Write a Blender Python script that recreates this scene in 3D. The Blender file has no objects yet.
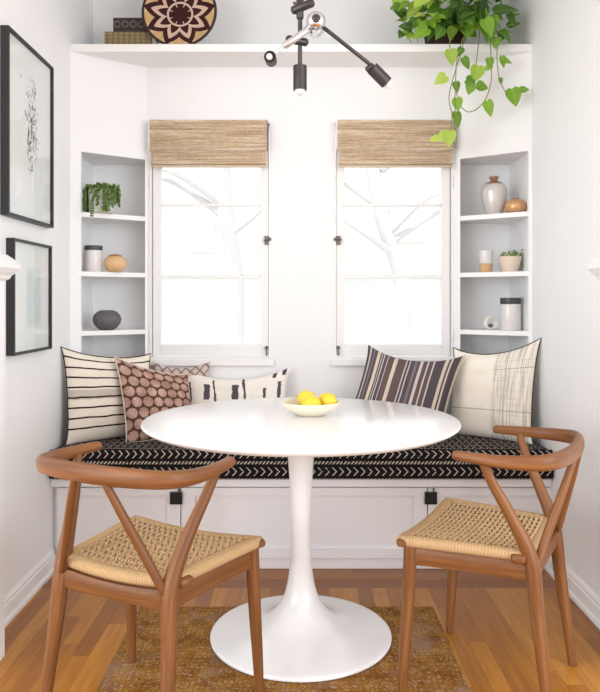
import bpy, math, random
from mathutils import Vector, Matrix, noise
C = bpy.context.scene.collection
PI = math.pi

# ------------------------------------------------------------------ camera
cd = bpy.data.cameras.new('camera'); cam = bpy.data.objects.new('camera', cd); C.objects.link(cam)
cam.location = (0, 0, 1.15); cam.rotation_euler = (PI/2, 0, 0)
cd.sensor_fit = 'VERTICAL'; cd.sensor_height = 36; cd.sensor_width = 36
cd.lens = 709/692*36; cd.shift_y = -45/692; cd.clip_start = 0.05
bpy.context.scene.camera = cam
# ------------------------------------------------------------------ sky
w = bpy.data.worlds.new('sky'); bpy.context.scene.world = w; w.use_nodes = True
bg = w.node_tree.nodes['Background']; bg.inputs[0].default_value = (0.965, 0.98, 1.0, 1); bg.inputs[1].default_value = 1.1
# sun high behind the house, lighting the neighbour's facade
sd = bpy.data.lights.new('sun', 'SUN'); sun = bpy.data.objects.new('sun', sd); C.objects.link(sun)
sd.energy = 1.7; sd.angle = math.radians(1.0); sd.color = (1, 0.97, 0.92)
sun.rotation_euler = Vector((0.15, 0.45, -0.88)).to_track_quat('-Z', 'Y').to_euler()
# added fill lamps either side behind the viewpoint, brightening the side walls
for ax, en in ((-2.9, 62), (2.9, 62)):
    ad = bpy.data.lights.new('side_fill', 'AREA'); al = bpy.data.objects.new('side_fill', ad); C.objects.link(al)
    ad.shape = 'RECTANGLE'; ad.size = 2.4; ad.size_y = 1.9; ad.energy = en; ad.color = (0.955, 0.98, 1.0)
    al.location = (ax, -0.6, 1.55); al.rotation_euler = Vector((-ax, 3.3, -0.35)).to_track_quat('-Z', 'Y').to_euler()
vs = bpy.context.scene.view_settings
vs.view_transform = 'Standard'; vs.look = 'None'; vs.gamma = 1; vs.exposure = 0.45; vs.use_curve_mapping = False

# ------------------------------------------------------------------ node helpers
def srgb(r, g, b):
    f = lambda c: (c/255/12.92) if c/255 <= .04045 else ((c/255+.055)/1.055)**2.4
    return (f(r), f(g), f(b), 1)
class E:
    """expression over shader node sockets"""
    nt = None
    def __init__(s, v): s.v = v
    @staticmethod
    def op(name, *a, clamp=False):
        n = E.nt.nodes.new('ShaderNodeMath'); n.operation = name; n.use_clamp = clamp
        for i, x in enumerate(a):
            x = x.v if isinstance(x, E) else x
            if isinstance(x, (int, float)): n.inputs[i].default_value = x
            else: E.nt.links.new(x, n.inputs[i])
        return E(n.outputs[0])
    def __add__(s, o): return E.op('ADD', s, o)
    def __radd__(s, o): return E.op('ADD', o, s)
    def __sub__(s, o): return E.op('SUBTRACT', s, o)
    def __rsub__(s, o): return E.op('SUBTRACT', o, s)
    def __mul__(s, o): return E.op('MULTIPLY', s, o)
    def __rmul__(s, o): return E.op('MULTIPLY', o, s)
    def __truediv__(s, o): return E.op('DIVIDE', s, o)
    def __lt__(s, o): return E.op('LESS_THAN', s, o)
    def __gt__(s, o): return E.op('GREATER_THAN', s, o)
    def abs(s): return E.op('ABSOLUTE', s)
    def fract(s): return E.op('FRACT', s)
    def mod(s, m): return E.op('FLOORED_MODULO', s, m)
def Emax(a, b): return E.op('MAXIMUM', a, b)
def Emin(a, b): return E.op('MINIMUM', a, b)
def new_mat(name, col=(.8, .8, .8, 1), rough=.6, metal=0, spec=.5, trans=0, coat=0):
    m = bpy.data.materials.new(name); m.use_nodes = True
    nt = m.node_tree; b = nt.nodes['Principled BSDF']; E.nt = nt
    b.inputs['Base Color'].default_value = col; b.inputs['Roughness'].default_value = rough
    b.inputs['Metallic'].default_value = metal; b.inputs['Specular IOR Level'].default_value = spec
    b.inputs['Transmission Weight'].default_value = trans; b.inputs['Coat Weight'].default_value = coat
    return m, nt, b
def coords(nt, kind='Object'):
    t = nt.nodes.new('ShaderNodeTexCoord'); s = nt.nodes.new('ShaderNodeSeparateXYZ')
    nt.links.new(t.outputs[kind], s.inputs[0]); return t.outputs[kind], E(s.outputs[0]), E(s.outputs[1]), E(s.outputs[2])
def combine(nt, x, y, z):
    n = nt.nodes.new('ShaderNodeCombineXYZ')
    for i, v in enumerate((x, y, z)):
        v = v.v if isinstance(v, E) else v
        if isinstance(v, (int, float)): n.inputs[i].default_value = v
        else: nt.links.new(v, n.inputs[i])
    return n.outputs[0]
def noise_tex(nt, vec, scale=5, detail=3, rough=.5):
    n = nt.nodes.new('ShaderNodeTexNoise'); n.inputs['Scale'].default_value = scale
    n.inputs['Detail'].default_value = detail; n.inputs['Roughness'].default_value = rough
    nt.links.new(vec, n.inputs['Vector']); return E(n.outputs['Fac'])
def mix(nt, f, a, b):
    n = nt.nodes.new('ShaderNodeMix'); n.data_type = 'RGBA'
    f = f.v if isinstance(f, E) else f
    if isinstance(f, (int, float)): n.inputs[0].default_value = f
    else: nt.links.new(f, n.inputs[0])
    for k, c in ((6, a), (7, b)):
        if isinstance(c, tuple): n.inputs[k].default_value = c
        else: nt.links.new(c, n.inputs[k])
    return n.outputs[2]
def ramp(nt, f, stops, const=False):
    n = nt.nodes.new('ShaderNodeValToRGB'); cr = n.color_ramp
    if const: cr.interpolation = 'CONSTANT'
    while len(cr.elements) < len(stops): cr.elements.new(0.5)
    for e, (p, c) in zip(cr.elements, stops): e.position = p; e.color = c
    nt.links.new(f.v, n.inputs[0]); return n.outputs[0]
def bump(nt, b, h, strength=.3, dist=.002):
    n = nt.nodes.new('ShaderNodeBump'); n.inputs['Strength'].default_value = strength; n.inputs['Distance'].default_value = dist
    nt.links.new(h.v, n.inputs['Height']); nt.links.new(n.outputs[0], b.inputs['Normal'])
def setc(nt, b, sock): nt.links.new(sock, b.inputs['Base Color'])

# ------------------------------------------------------------------ materials
def plain(name, rgb, rough=.6, metal=0, spec=.5, mottled=.04, scale=40, coat=0):
    m, nt, b = new_mat(name, srgb(*rgb), rough, metal, spec, coat=coat)
    v, x, y, z = coords(nt); n = noise_tex(nt, v, scale, 3)
    c = srgb(*rgb); d = tuple(min(1, k*(1-mottled)) for k in c[:3]) + (1,)
    setc(nt, b, mix(nt, n, c, d))
    return m
M = {}
def wall_mat():
    m, nt, b = new_mat('white_wall_paint', srgb(241, 241, 241), .55, spec=.3)
    v, x, y, z = coords(nt); n = noise_tex(nt, v, 60, 4); bump(nt, b, n, .05, .002)
    n2 = noise_tex(nt, v, 2, 2); setc(nt, b, mix(nt, n2, srgb(245, 246, 247), srgb(241, 242, 243))); return m
M['wall'] = wall_mat()
M['trim'] = plain('white_trim_paint', (243, 243, 243), .4, mottled=.01)
M['cabinet'] = plain('white_cabinet_paint', (240, 238, 240), .4, mottled=.01)
M['table'] = plain('white_lacquer', (244, 244, 245), .18, mottled=.0, coat=.3)
M['black_metal'] = plain('blackened_metal', (40, 38, 38), .4, .6)
M['dark_bronze'] = plain('dark_grey_metal', (78, 74, 74), .4, .7)
M['chrome'] = plain('polished_chrome', (225, 225, 228), .15, 1)
M['bulb'] = plain('frosted_bulb', (240, 240, 236), .3)
M['black_frame'] = plain('black_frame_paint', (38, 38, 42), .45)
M['paper'] = plain('art_paper', (244, 244, 243), .7, mottled=.015)
M['ink'] = plain('black_ink', (60, 60, 62), .8)
M['hardware'] = plain('pewter_hardware', (120, 118, 118), .35, .8)

def wood_chair():
    m, nt, b = new_mat('oiled_oak', rough=.42, spec=.4)
    v, x, y, z = coords(nt, 'UV')
    g = noise_tex(nt, combine(nt, x*4.0, y*60.0, z), 1.0, 4, .6)
    g2 = noise_tex(nt, combine(nt, x*1.5, y*9.0, z), 1.0, 2)
    c = ramp(nt, g*.55+g2*.45, [(.3, srgb(86, 51, 25)), (.5, srgb(126, 80, 43)), (.72, srgb(164, 115, 72))])
    setc(nt, b, c); bump(nt, b, g, .08, .001); return m
M['wood'] = wood_chair()
def cord_mat(name, c1, c2):
    m, nt, b = new_mat(name, rough=.75, spec=.2)
    v, x, y, z = coords(nt, 'UV'); t = ((x*110.0+y*3.0).fract()-.5).abs()*2
    v2, x2, y2, z2 = coords(nt); n = noise_tex(nt, v2, 70, 3)
    setc(nt, b, mix(nt, E.op('MULTIPLY', t, n*1.2, clamp=True), c1, c2)); bump(nt, b, t, .35, .002); return m
M['cord'] = cord_mat('paper_cord', srgb(200, 171, 132), srgb(150, 118, 80))
M['cord_wrap'] = cord_mat('paper_cord_wrap', srgb(198, 167, 125), srgb(168, 134, 92))
M['gap_dark'] = plain('seat_gap_shade', (84, 56, 34), .9)  # dark brown painted in for shade between the seat cords

def floor_mat():
    m, nt, b = new_mat('oak_strip_floor', rough=.3, spec=.5)
    v, x, y, z = coords(nt)
    W = 0.057
    row = E.op('FLOOR', x/W)
    rnd = E.op('FRACT', E.op('SINE', row*12.9898)*43758.5)
    along = y/0.75 + rnd
    pl = E.op('FLOOR', along)
    r2 = E.op('FRACT', E.op('SINE', row*78.233+pl*37.719)*9543.3)
    g = noise_tex(nt, combine(nt, x*40.0, y*2.5, r2*9), 1.6, 5, .6)
    f = E.op('ADD', r2*.40, g*.58, clamp=True)
    c = ramp(nt, f, [(.12, srgb(124, 72, 18)), (.36, srgb(152, 94, 24)), (.58, srgb(178, 116, 34)), (.85, srgb(204, 148, 64))])
    gap = Emax((((x/W).fract()-.5).abs() > .488), ((along.fract()-.5).abs() > .4985))
    c = mix(nt, gap*.5, c, srgb(84, 46, 18))
    setc(nt, b, c)
    bump(nt, b, g*.3-gap, .15, .002)
    nt.links.new((g*.18+.22).v, b.inputs['Roughness']); return m
M['floor'] = floor_mat()
def floor_border_mat():
    m, nt, b = new_mat('oak_border_boards', rough=.3)
    v, x, y, z = coords(nt); W = .075
    row = E.op('FLOOR', y/W); along = x/1.1 + row*.37; pl = E.op('FLOOR', along)
    r2 = E.op('FRACT', E.op('SINE', row*78.233+pl*37.719)*9543.3)
    g = noise_tex(nt, combine(nt, x*2.5, y*40.0, r2*9), 1.6, 5, .6)
    c = ramp(nt, E.op('ADD', r2*.5, g*.5, clamp=True), [(.1, srgb(118, 66, 26)), (.5, srgb(144, 86, 34)), (.9, srgb(168, 108, 48))])
    gap = ((y/W).fract()-.5).abs() > .485
    setc(nt, b, mix(nt, gap*.75, c, srgb(80, 42, 20))); return m
M['border'] = floor_border_mat()
def rug_mat():
    m, nt, b = new_mat('worn_rug', rough=.95, spec=.1)
    v, x, y, z = coords(nt)
    n1 = noise_tex(nt, v, 6, 3); n2 = noise_tex(nt, v, 110, 2, .6); n3 = noise_tex(nt, combine(nt, x+3.0, y, z), 14, 4, .7)
    c = ramp(nt, n3, [(.3, srgb(124, 82, 38)), (.5, srgb(152, 105, 44)), (.62, srgb(172, 126, 60)), (.8, srgb(168, 136, 92))])
    gx = ((x*62.0+n1*2).fract()-.5).abs() < .2; gy = ((y*46.0+n1*2).fract()-.5).abs() < .2
    c = mix(nt, Emax(gx, gy)*(n2 > .45)*.55, c, srgb(98, 62, 34))
    c = mix(nt, (n2 > .58)*(n3 > .42)*.6, c, srgb(186, 160, 132))
    c = mix(nt, E.op('MULTIPLY', (n1-.54)*6, .6, clamp=True), c, srgb(150, 122, 108))
    setc(nt, b, c); bump(nt, b, n2, .5, .004); return m
M['rug'] = rug_mat()

def cushion_mat():
    # UV: x along the bench in metres, y = girth distance in metres (0 at the bottom front edge)
    m, nt, b = new_mat('black_mudcloth', rough=.9, spec=.1)
    v, u, g, z = coords(nt, 'UV')
    P = .074
    t = g.mod(P)                                   # one chevron row and one dash row per period
    d = (t-.050).abs()                             # chevron centre line
    chev = ((u+d*.95)/.030).fract() < .20
    chev = chev*(d < .0175)
    d2 = (t-.0135)
    dash = (((u-d2*.8)/.0155).fract() < .5)*(d2.abs() < .0062)
    wob = noise_tex(nt, combine(nt, u*60.0, g*60.0, 0), 1, 2)
    k = Emax(chev, dash)*(wob > .36)
    n = noise_tex(nt, combine(nt, u*400.0, g*400.0, 0), 1, 2)
    setc(nt, b, mix(nt, k, mix(nt, n, srgb(20, 18, 20), srgb(36, 33, 34)), srgb(186, 178, 166)))
    bump(nt, b, n+k*.6, .3, .002); return m
M['cushion'] = cushion_mat()

def fab(name, builder, bumpk=.25):
    m, nt, b = new_mat(name, rough=.95, spec=.08)
    v, u, q, z = coords(nt, 'UV')
    n = noise_tex(nt, combine(nt, u*220.0, q*220.0, 0), 1, 2)
    setc(nt, b, builder(nt, u, q, n)); bump(nt, b, n, bumpk, .002); return m
def p_stripe(nt, u, v, n):
    w1 = noise_tex(nt, combine(nt, u*6.0, v*6.0, 0), 1, 2)*.02
    t = v+w1
    s = ((t*9.2).fract()-.5).abs() < .085
    s = s*(v > .1)
    grey = (t > .467)*(t < .572)
    c = mix(nt, n*.5, srgb(240, 232, 219), srgb(226, 214, 199))
    c = mix(nt, grey*.55, c, srgb(158, 150, 142))
    return mix(nt, s, c, srgb(56, 46, 44))
def p_medal(nt, u, v, n):
    X = u*6.8; Y = v*7.6
    row = E.op('FLOOR', Y); off = row.mod(2.0)*.5
    a = ((X+off).fract()-.5); bq = (Y.fract()-.5)
    d = E.op('SQRT', a*a+bq*bq*.9)
    disc = d < .40; ring = (d-.43).abs() < .035
    ang = E.op('ARCTAN2', bq, a)
    spoke = ((ang*(6/(2*PI))).fract()-.5).abs() < .10
    tone = noise_tex(nt, combine(nt, X*.8, Y*.8, 0), 1, 1)
    pink = mix(nt, E.op('MULTIPLY', (tone-.35)*3, 1, clamp=True), srgb(206, 176, 164), srgb(166, 124, 116))
    c = mix(nt, disc, srgb(88, 62, 54), pink)
    c = mix(nt, spoke*disc*(d > .12)*.55, c, srgb(120, 82, 66))
    c = mix(nt, ring*.6, c, srgb(190, 158, 134))
    return c
def p_lumbar(nt, u, v, n):
    c = mix(nt, n*.4, srgb(242, 238, 230), srgb(226, 220, 210))
    k = None
    for cx, w_, v0, v1, sl in ((.13, .011, .05, .8, -.05), (.40, .010, .08, .9, -.07), (.68, .012, .05, .97, -.07), (.245, .030, .5, .78, 0), (.515, .030, .5, .78, 0), (.79, .014, .35, .7, 0), (.93, .018, .5, .8, .0), (.955, .016, .9, 1, 0), (.87, .022, .88, .98, 0), (.245, .022, .08, .36, 0), (.515, .022, .08, .36, 0)):
        wob = noise_tex(nt, combine(nt, u*30.0, v*16.0, cx), 1, 2)*.03-.015
        s = ((u+v*(-sl)-cx+sl*.5*-1+wob).abs() < w_)*(v > v0)*(v < v1)
        k = s if k is None else Emax(k, s)
    return mix(nt, k*(n > .3), c, srgb(84, 80, 88))
def p_ticking(nt, u, v, n):
    white = srgb(206, 198, 196); dark = srgb(74, 68, 76); cream = srgb(220, 205, 180); mid = srgb(122, 112, 116); brown = srgb(92, 76, 74)
    seq = [(0, dark), (.03, white), (.045, dark), (.07, mid), (.085, dark), (.115, cream), (.15, dark), (.165, white), (.175, dark), (.19, white), (.2, dark), (.235, white), (.245, brown), (.31, cream), (.335, white), (.35, brown),
           (.44, white), (.45, dark), (.475, white), (.485, dark), (.53, mid), (.555, dark), (.585, white), (.615, brown), (.66, white), (.672, brown), (.72, white)]
    seq2 = [(0, white), (.72-.72, white), (.735-.72, dark), (.83-.72, cream), (.85-.72, white), (.865-.72, dark), (.885-.72, cream), (.905-.72, dark), (.975-.72, cream)]
    uu = u + noise_tex(nt, combine(nt, u*5.0, v*5.0, 0), 1, 1)*.004
    a = ramp(nt, uu, seq, True); b2 = ramp(nt, uu-.72, seq2[1:], True)
    c = mix(nt, uu > .72, a, b2)
    return mix(nt, n*.25, c, srgb(150, 140, 140))
def p_plaid(nt, u, v, n):
    c = mix(nt, n*.4, srgb(246, 240, 228), srgb(234, 225, 210))
    band = (u > .56)*(u < .97)
    w_ = noise_tex(nt, combine(nt, u*60.0, v*2.5, 0), 1, 2)
    w2 = noise_tex(nt, combine(nt, u*3.0, v*60.0, 5), 1, 2)
    k = E.op('MULTIPLY', (w_-.42)*4, 1, clamp=True)*.55 + E.op('MULTIPLY', (w2-.5)*4, 1, clamp=True)*.22
    c = mix(nt, band*k, c, srgb(140, 134, 130))
    line = Emax(((u-.71).abs() < .006), Emax(((v-.3).abs() < .005), ((v-.74).abs() < .004)*(u > .56)))
    return mix(nt, line*.55, c, srgb(120, 108, 98))
def p_check(nt, u, v, n):
    s = ((((u+v)*6.0).fract()-.5).abs() < .12); s2 = ((((u-v)*6.0).fract()-.5).abs() < .12)
    c = mix(nt, n*.4, srgb(214, 196, 186), srgb(198, 172, 162))
    return mix(nt, Emax(s, s2)*.75, c, srgb(98, 84, 88))
M['p_stripe'] = fab('cream_striped_linen', p_stripe); M['p_medal'] = fab('brown_medallion_print', p_medal)
M['p_lumbar'] = fab('white_blockprint_cotton', p_lumbar); M['p_ticking'] = fab('charcoal_ticking', p_ticking)
M['p_plaid'] = fab('cream_plaid_wool', p_plaid); M['p_check'] = fab('greyish_pink_lattice_print', p_check)
M['piping_dark'] = plain('dark_piping', (60, 50, 48), .9)
M['piping_cream'] = plain('cream_piping', (222, 210, 192), .9)

def reed_mat():
    m, nt, b = new_mat('woven_reed', rough=.8, spec=.2)
    v, x, y, z = coords(nt)
    n = noise_tex(nt, combine(nt, x*3.0, 0, z*150.0), 1, 3, .7)
    n2 = noise_tex(nt, combine(nt, x*60.0, y*10.0, z*300.0), 1, 2)
    c = ramp(nt, n*.75+n2*.25, [(.3, srgb(150, 124, 98)), (.5, srgb(202, 180, 152)), (.64, srgb(234, 220, 200))])
    st = (((x*13.0).fract()-.5).abs() < .03)
    setc(nt, b, mix(nt, st*.12, c, srgb(236, 222, 198))); return m
M['reed'] = reed_mat()
M['reed_pale'] = plain('pale_reed_hem', (226, 208, 184), .8, mottled=.15, scale=50)
def basket_mat():
    m, nt, b = new_mat('coiled_basket', rough=.85, spec=.15)
    v, x, y, z = coords(nt, 'UV')    # uv: centred, radius 1
    r = E.op('SQRT', x*x+y*y); a = E.op('ARCTAN2', y, x)
    N = 9
    tri = ((a*(N/(2*PI))+.25).fract()-.5).abs()*2            # 0..1
    tri2 = ((a*(N/(2*PI))+.75).fract()-.5).abs()*2
    tan = mix(nt, (tri > .5), srgb(222, 190, 150), srgb(210, 176, 128))
    dark = srgb(60, 32, 34)
    R = r+tri*.30
    c = mix(nt, R < .99, tan, dark)
    c = mix(nt, R < .80, c, srgb(220, 190, 172))
    R2 = r+tri*.26
    c = mix(nt, R2 < .62, c, dark)
    c = mix(nt, ((r-.335).abs() < .028), c, srgb(214, 196, 176))
    sp = ((a*(8/(2*PI))).fract()-.5).abs() < .06
    c = mix(nt, sp*(r < .34)*(r > .22), c, srgb(214, 196, 176))
    c = mix(nt, r > .955, c, dark)
    coil = ((r*26.0).fract()-.5).abs()*2
    c = mix(nt, coil*.18, c, srgb(70, 45, 40))
    setc(nt, b, c); bump(nt, b, coil, .5, .003); return m
M['basket'] = basket_mat()
def leaf_mat(name, stops):
    m, nt, b = new_mat(name, rough=.4, spec=.4)
    a = nt.nodes.new('ShaderNodeAttribute'); a.attribute_name = 'tint'
    v, u, q, z = coords(nt, 'UV')
    c = ramp(nt, E(a.outputs['Fac']), stops)
    vein = ((u-.5).abs() < .025)
    setc(nt, b, mix(nt, vein*.4, c, srgb(190, 214, 120)))
    b.inputs['Subsurface Weight'].default_value = 0
    tb = nt.nodes.new('ShaderNodeBsdfTranslucent'); ms = nt.nodes.new('ShaderNodeMixShader'); ms.inputs[0].default_value = .3
    nt.links.new(c, tb.inputs[0]); o = nt.nodes['Material Output']
    nt.links.new(b.outputs[0], ms.inputs[1]); nt.links.new(tb.outputs[0], ms.inputs[2]); nt.links.new(ms.outputs[0], o.inputs[0])
    return m
M['pothos'] = leaf_mat('pothos_leaf', [(0, srgb(58, 96, 36)), (.4, srgb(92, 138, 44)), (.75, srgb(140, 186, 58)), (1, srgb(196, 220, 104))])
M['pearl'] = leaf_mat('string_succulent', [(0, srgb(70, 98, 48)), (.5, srgb(106, 138, 66)), (1, srgb(150, 178, 104))])
M['vine'] = plain('vine_stem', (128, 132, 74), .7)
M['dark_pot'] = plain('dark_wicker', (74, 56, 44), .9, mottled=.5, scale=80)
M['soil'] = plain('soil', (60, 44, 34), 1)
M['white_ceramic'] = plain('white_ceramic', (236, 232, 224), .35)
M['speckle'] = plain('mottled_white_ceramic', (226, 226, 218), .5, mottled=.3, scale=60)
M['glassy_white'] = plain('milk_glass', (228, 224, 222), .15)
M['dark_lid'] = plain('dark_grey_lid', (74, 76, 78), .4, .3)
M['amber'] = plain('amber_wax_glass', (232, 190, 140), .25, mottled=.15, scale=25)
M['copper'] = plain('brushed_copper', (216, 166, 122), .3, .4)
M['silver'] = plain('silvered_ceramic', (212, 208, 204), .3, .25)
M['copper_dull'] = plain('aged_copper', (168, 132, 112), .4, .5)
M['grey_stone'] = plain('grey_ceramic', (104, 102, 104), .6, mottled=.25, scale=60)
M['cork'] = plain('tan_wood', (208, 170, 126), .7)
M['blush'] = plain('blush_ceramic', (234, 216, 198), .6)
M['bowl'] = plain('cream_stoneware', (236, 226, 204), .35, mottled=.08)
M['lemon'] = plain('lemon_peel', (248, 214, 58), .4, mottled=.2, scale=30)
def book_mat(name, c1, c2, mode):
    m, nt, b = new_mat(name, rough=.6)
    v, x, y, z = coords(nt)
    if mode == 0:
        k = Emax((((x*38.0).fract()-.5).abs() < .2), (((z*60.0+.3).fract()-.5).abs() < .13))
    else:
        d = (((x*26.0).fract()-.5)*((x*26.0).fract()-.5)*1.0+((z-.036)*26.0)*((z-.036)*26.0))
        k = ((E.op('SQRT', d)-.36).abs() < .06)*((z-.036).abs() < .02)
    n = noise_tex(nt, v, 50, 3)
    setc(nt, b, mix(nt, k*.8*n*1.6, srgb(*c1), srgb(*c2))); return m
M['book_tan'] = book_mat('woven_tan_cover', (142, 124, 84), (96, 82, 54), 0)
M['book_dark'] = book_mat('dark_tooled_cover', (44, 36, 32), (130, 120, 110), 1)
def glass_mat(name, rough=0.0, f=.12):
    m = bpy.data.materials.new(name); m.use_nodes = True; nt = m.node_tree
    nt.nodes.remove(nt.nodes['Principled BSDF'])
    t = nt.nodes.new('ShaderNodeBsdfTransparent'); g = nt.nodes.new('ShaderNodeBsdfGlossy'); ms = nt.nodes.new('ShaderNodeMixShader')
    lw = nt.nodes.new('ShaderNodeLayerWeight'); lw.inputs[0].default_value = .5; E.nt = nt
    q = E(lw.outputs['Facing']); q2 = q*q; fr_ = E.op('ADD', q2*q2*q*f*4, .035, clamp=True)
    g.inputs['Roughness'].default_value = rough; t.inputs[0].default_value = (.97, .98, .98, 1)
    nt.links.new(fr_.v, ms.inputs[0]); nt.links.new(t.outputs[0], ms.inputs[1]); nt.links.new(g.outputs[0], ms.inputs[2])
    nt.links.new(ms.outputs[0], nt.nodes['Material Output'].inputs[0]); return m
M['glass'] = glass_mat('window_glass')
def art_mat():
    m, nt, b = new_mat('pale_watercolour', rough=.7)
    v, x, y, z = coords(nt)      # print lies in local y,z
    n = noise_tex(nt, combine(nt, 0, y*18.0, z*9.0), 1, 3)
    k = E.op('MULTIPLY', (.085-(y-.22).abs())*40, 1, clamp=True)*E.op('MULTIPLY', (.125-(z-.21).abs())*30, 1, clamp=True)
    setc(nt, b, mix(nt, k*(n*.7+.3), srgb(244, 244, 242), ramp(nt, n, [(.35, srgb(196, 202, 200)), (.6, srgb(206, 222, 226))]))); return m
M['art'] = art_mat()
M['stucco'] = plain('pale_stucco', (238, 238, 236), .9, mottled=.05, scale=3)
M['bark'] = plain('washed_out_bark', (228, 226, 226), .9, mottled=.2, scale=12)  # overexposure put into the colour, real bark would be darker
M['outside_pane'] = plain('washed_out_pane', (232, 235, 240), .5)  # painted near white to look washed out by outdoor light
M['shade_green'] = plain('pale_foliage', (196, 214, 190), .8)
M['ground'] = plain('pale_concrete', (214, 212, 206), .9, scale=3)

# ------------------------------------------------------------------ mesh builder
class B:
    def __init__(s): s.v = []; s.f = []; s.uv = []; s.tint = []; s.t = 0.5
    def add(s, vs_, fs, uvs=None):
        o = len(s.v); s.v += [tuple(p) for p in vs_]; s.f += [tuple(i+o for i in f) for f in fs]
        s.uv += list(uvs) if uvs else [(p[0], p[1]) for p in vs_]; s.tint += [s.t]*len(vs_)
        return s
    def box(s, x0, x1, y0, y1, z0, z1, bv=0):
        if bv <= 0:
            s.add([(x0, y0, z0), (x1, y0, z0), (x1, y1, z0), (x0, y1, z0), (x0, y0, z1), (x1, y0, z1), (x1, y1, z1), (x0, y1, z1)],
                  [(0, 3, 2, 1), (4, 5, 6, 7), (0, 1, 5, 4), (1, 2, 6, 5), (2, 3, 7, 6), (3, 0, 4, 7)])
        else:
            import bmesh
            bm = bmesh.new(); bmesh.ops.create_cube(bm, size=1)
            for v in bm.verts: v.co = Vector(((x0+x1)/2+v.co.x*(x1-x0), (y0+y1)/2+v.co.y*(y1-y0), (z0+z1)/2+v.co.z*(z1-z0)))
            bmesh.ops.bevel(bm, geom=list(bm.edges), offset=bv, segments=2, affect='EDGES', profile=.6)
            bm.verts.index_update(); s.add([v.co[:] for v in bm.verts], [[v.index for v in f.verts] for f in bm.faces]); bm.free()
        return s
    def prism(s, poly, z0, z1):
        n = len(poly)
        s.add([(x, y, z0) for x, y in poly]+[(x, y, z1) for x, y in poly],
              [tuple(range(n))[::-1], tuple(range(n, 2*n))]+[(i, (i+1) % n, n+(i+1) % n, n+i) for i in range(n)]); return s
    def lathe(s, prof, n=48, c=(0, 0, 0), axis=None):
        vs_ = []; fs = []; m = len(prof); uvs = []
        for i in range(n):
            a = 2*PI*i/n
            for j, (r, z) in enumerate(prof):
                vs_.append((c[0]+r*math.cos(a), c[1]+r*math.sin(a), c[2]+z)); uvs.append((i/n, z))
        for i in range(n):
            for j in range(m-1):
                a = i*m+j; b_ = ((i+1) % n)*m+j
                fs.append((a, b_, b_+1, a+1))
        s.add(vs_, fs, uvs); return s
    def sweep(s, pts, rad, n=12, up=(0, 0, 1), closed=False, caps=True, power=2.0):
        pts = [Vector(p) for p in pts]; N = len(pts)
        if not isinstance(rad, (list, tuple)): rad = [rad]*N
        rad = [r if isinstance(r, (tuple, list)) else (r, r) for r in rad]
        if caps and not closed:   # rounded ends
            d0 = (pts[0]-pts[1]).normalized(); d1 = (pts[-1]-pts[-2]).normalized()
            r0 = min(rad[0]); r1 = min(rad[-1])
            sc = [(1, .2), (.86, .6), (.55, .9)]
            a = [(pts[0]+d0*r0*e*.6, (rad[0][0]*k, rad[0][1]*k)) for k, e in ((.5, .95), (.85, .55))]
            b_ = [(pts[-1]+d1*r1*e*.6, (rad[-1][0]*k, rad[-1][1]*k)) for k, e in ((.85, .55), (.5, .95))]
            pts = [p for p, r in a]+pts+[p for p, r in b_]; rad = [r for p, r in a]+rad+[r for p, r in b_]; N = len(pts)
        up = Vector(up); vs_ = []; fs = []; uvs = []; L = 0
        for i, p in enumerate(pts):
            if closed: t = pts[(i+1) % N]-pts[i-1]
            else: t = pts[min(i+1, N-1)]-pts[max(i-1, 0)]
            t.normalize(); side = t.cross(up)
            if side.length < 1e-4: side = t.cross(Vector((0, 1, 0)))
            side.normalize(); u2 = side.cross(t)
            if i: L += (pts[i]-pts[i-1]).length
            for k in range(n):
                a = 2*PI*k/n; cx, sy = math.cos(a), math.sin(a)
                if power != 2:
                    q = (abs(cx)**power+abs(sy)**power)**(-1/power); cx *= q; sy *= q
                vs_.append(p+side*rad[i][0]*cx+u2*rad[i][1]*sy); uvs.append((L, k/n*.14))
        R = N if closed else N-1
        for i in range(R):
            for k in range(n):
                a = i*n+k; b2 = i*n+(k+1) % n; c2 = ((i+1) % N)*n+(k+1) % n; d = ((i+1) % N)*n+k
                fs.append((a, d, c2, b2))
        if not closed: fs.append(tuple(range(n))); fs.append(tuple(range((N-1)*n, N*n))[::-1])
        s.add(vs_, fs, uvs); return s
    def blob(s, c, r, n=16, m=10, squash=(1, 1, 1), rot=None):
        vs_ = []; fs = []
        for j in range(m+1):
            th = PI*j/m
            for i in range(n):
                ph = 2*PI*i/n
                q = Vector((r*squash[0]*math.sin(th)*math.cos(ph), r*squash[1]*math.sin(th)*math.sin(ph), r*squash[2]*math.cos(th)))
                if rot: q = rot @ q
                vs_.append(Vector(c)+q)
        for j in range(m):
            for i in range(n): fs.append((j*n+i, j*n+(i+1) % n, (j+1)*n+(i+1) % n, (j+1)*n+i)[::-1])
        s.add(vs_, fs); return s
    def xform(s, mat, i0=0):
        for i in range(i0, len(s.v)): s.v[i] = tuple(mat @ Vector(s.v[i]))
        return s
    def build(s, name, mat, parent=None, loc=(0, 0, 0), smooth=True, rot=None, weld=True):
        me = bpy.data.meshes.new(name); me.from_pydata(s.v, [], s.f)
        uvl = me.uv_layers.new(name='UVMap')
        for lp in me.loops: uvl.data[lp.index].uv = s.uv[lp.vertex_index]
        at = me.attributes.new('tint', 'FLOAT', 'POINT')
        for i, t in enumerate(s.tint): at.data[i].value = t
        me.materials.append(M[mat] if isinstance(mat, str) else mat)
        if smooth: me.shade_smooth(); me.set_sharp_from_angle(angle=math.radians(38))
        me.update(); me.validate()
        o = bpy.data.objects.new(name, me); C.objects.link(o); o.location = loc
        if rot: o.rotation_euler = rot
        if parent: o.parent = parent
        return o
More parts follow.
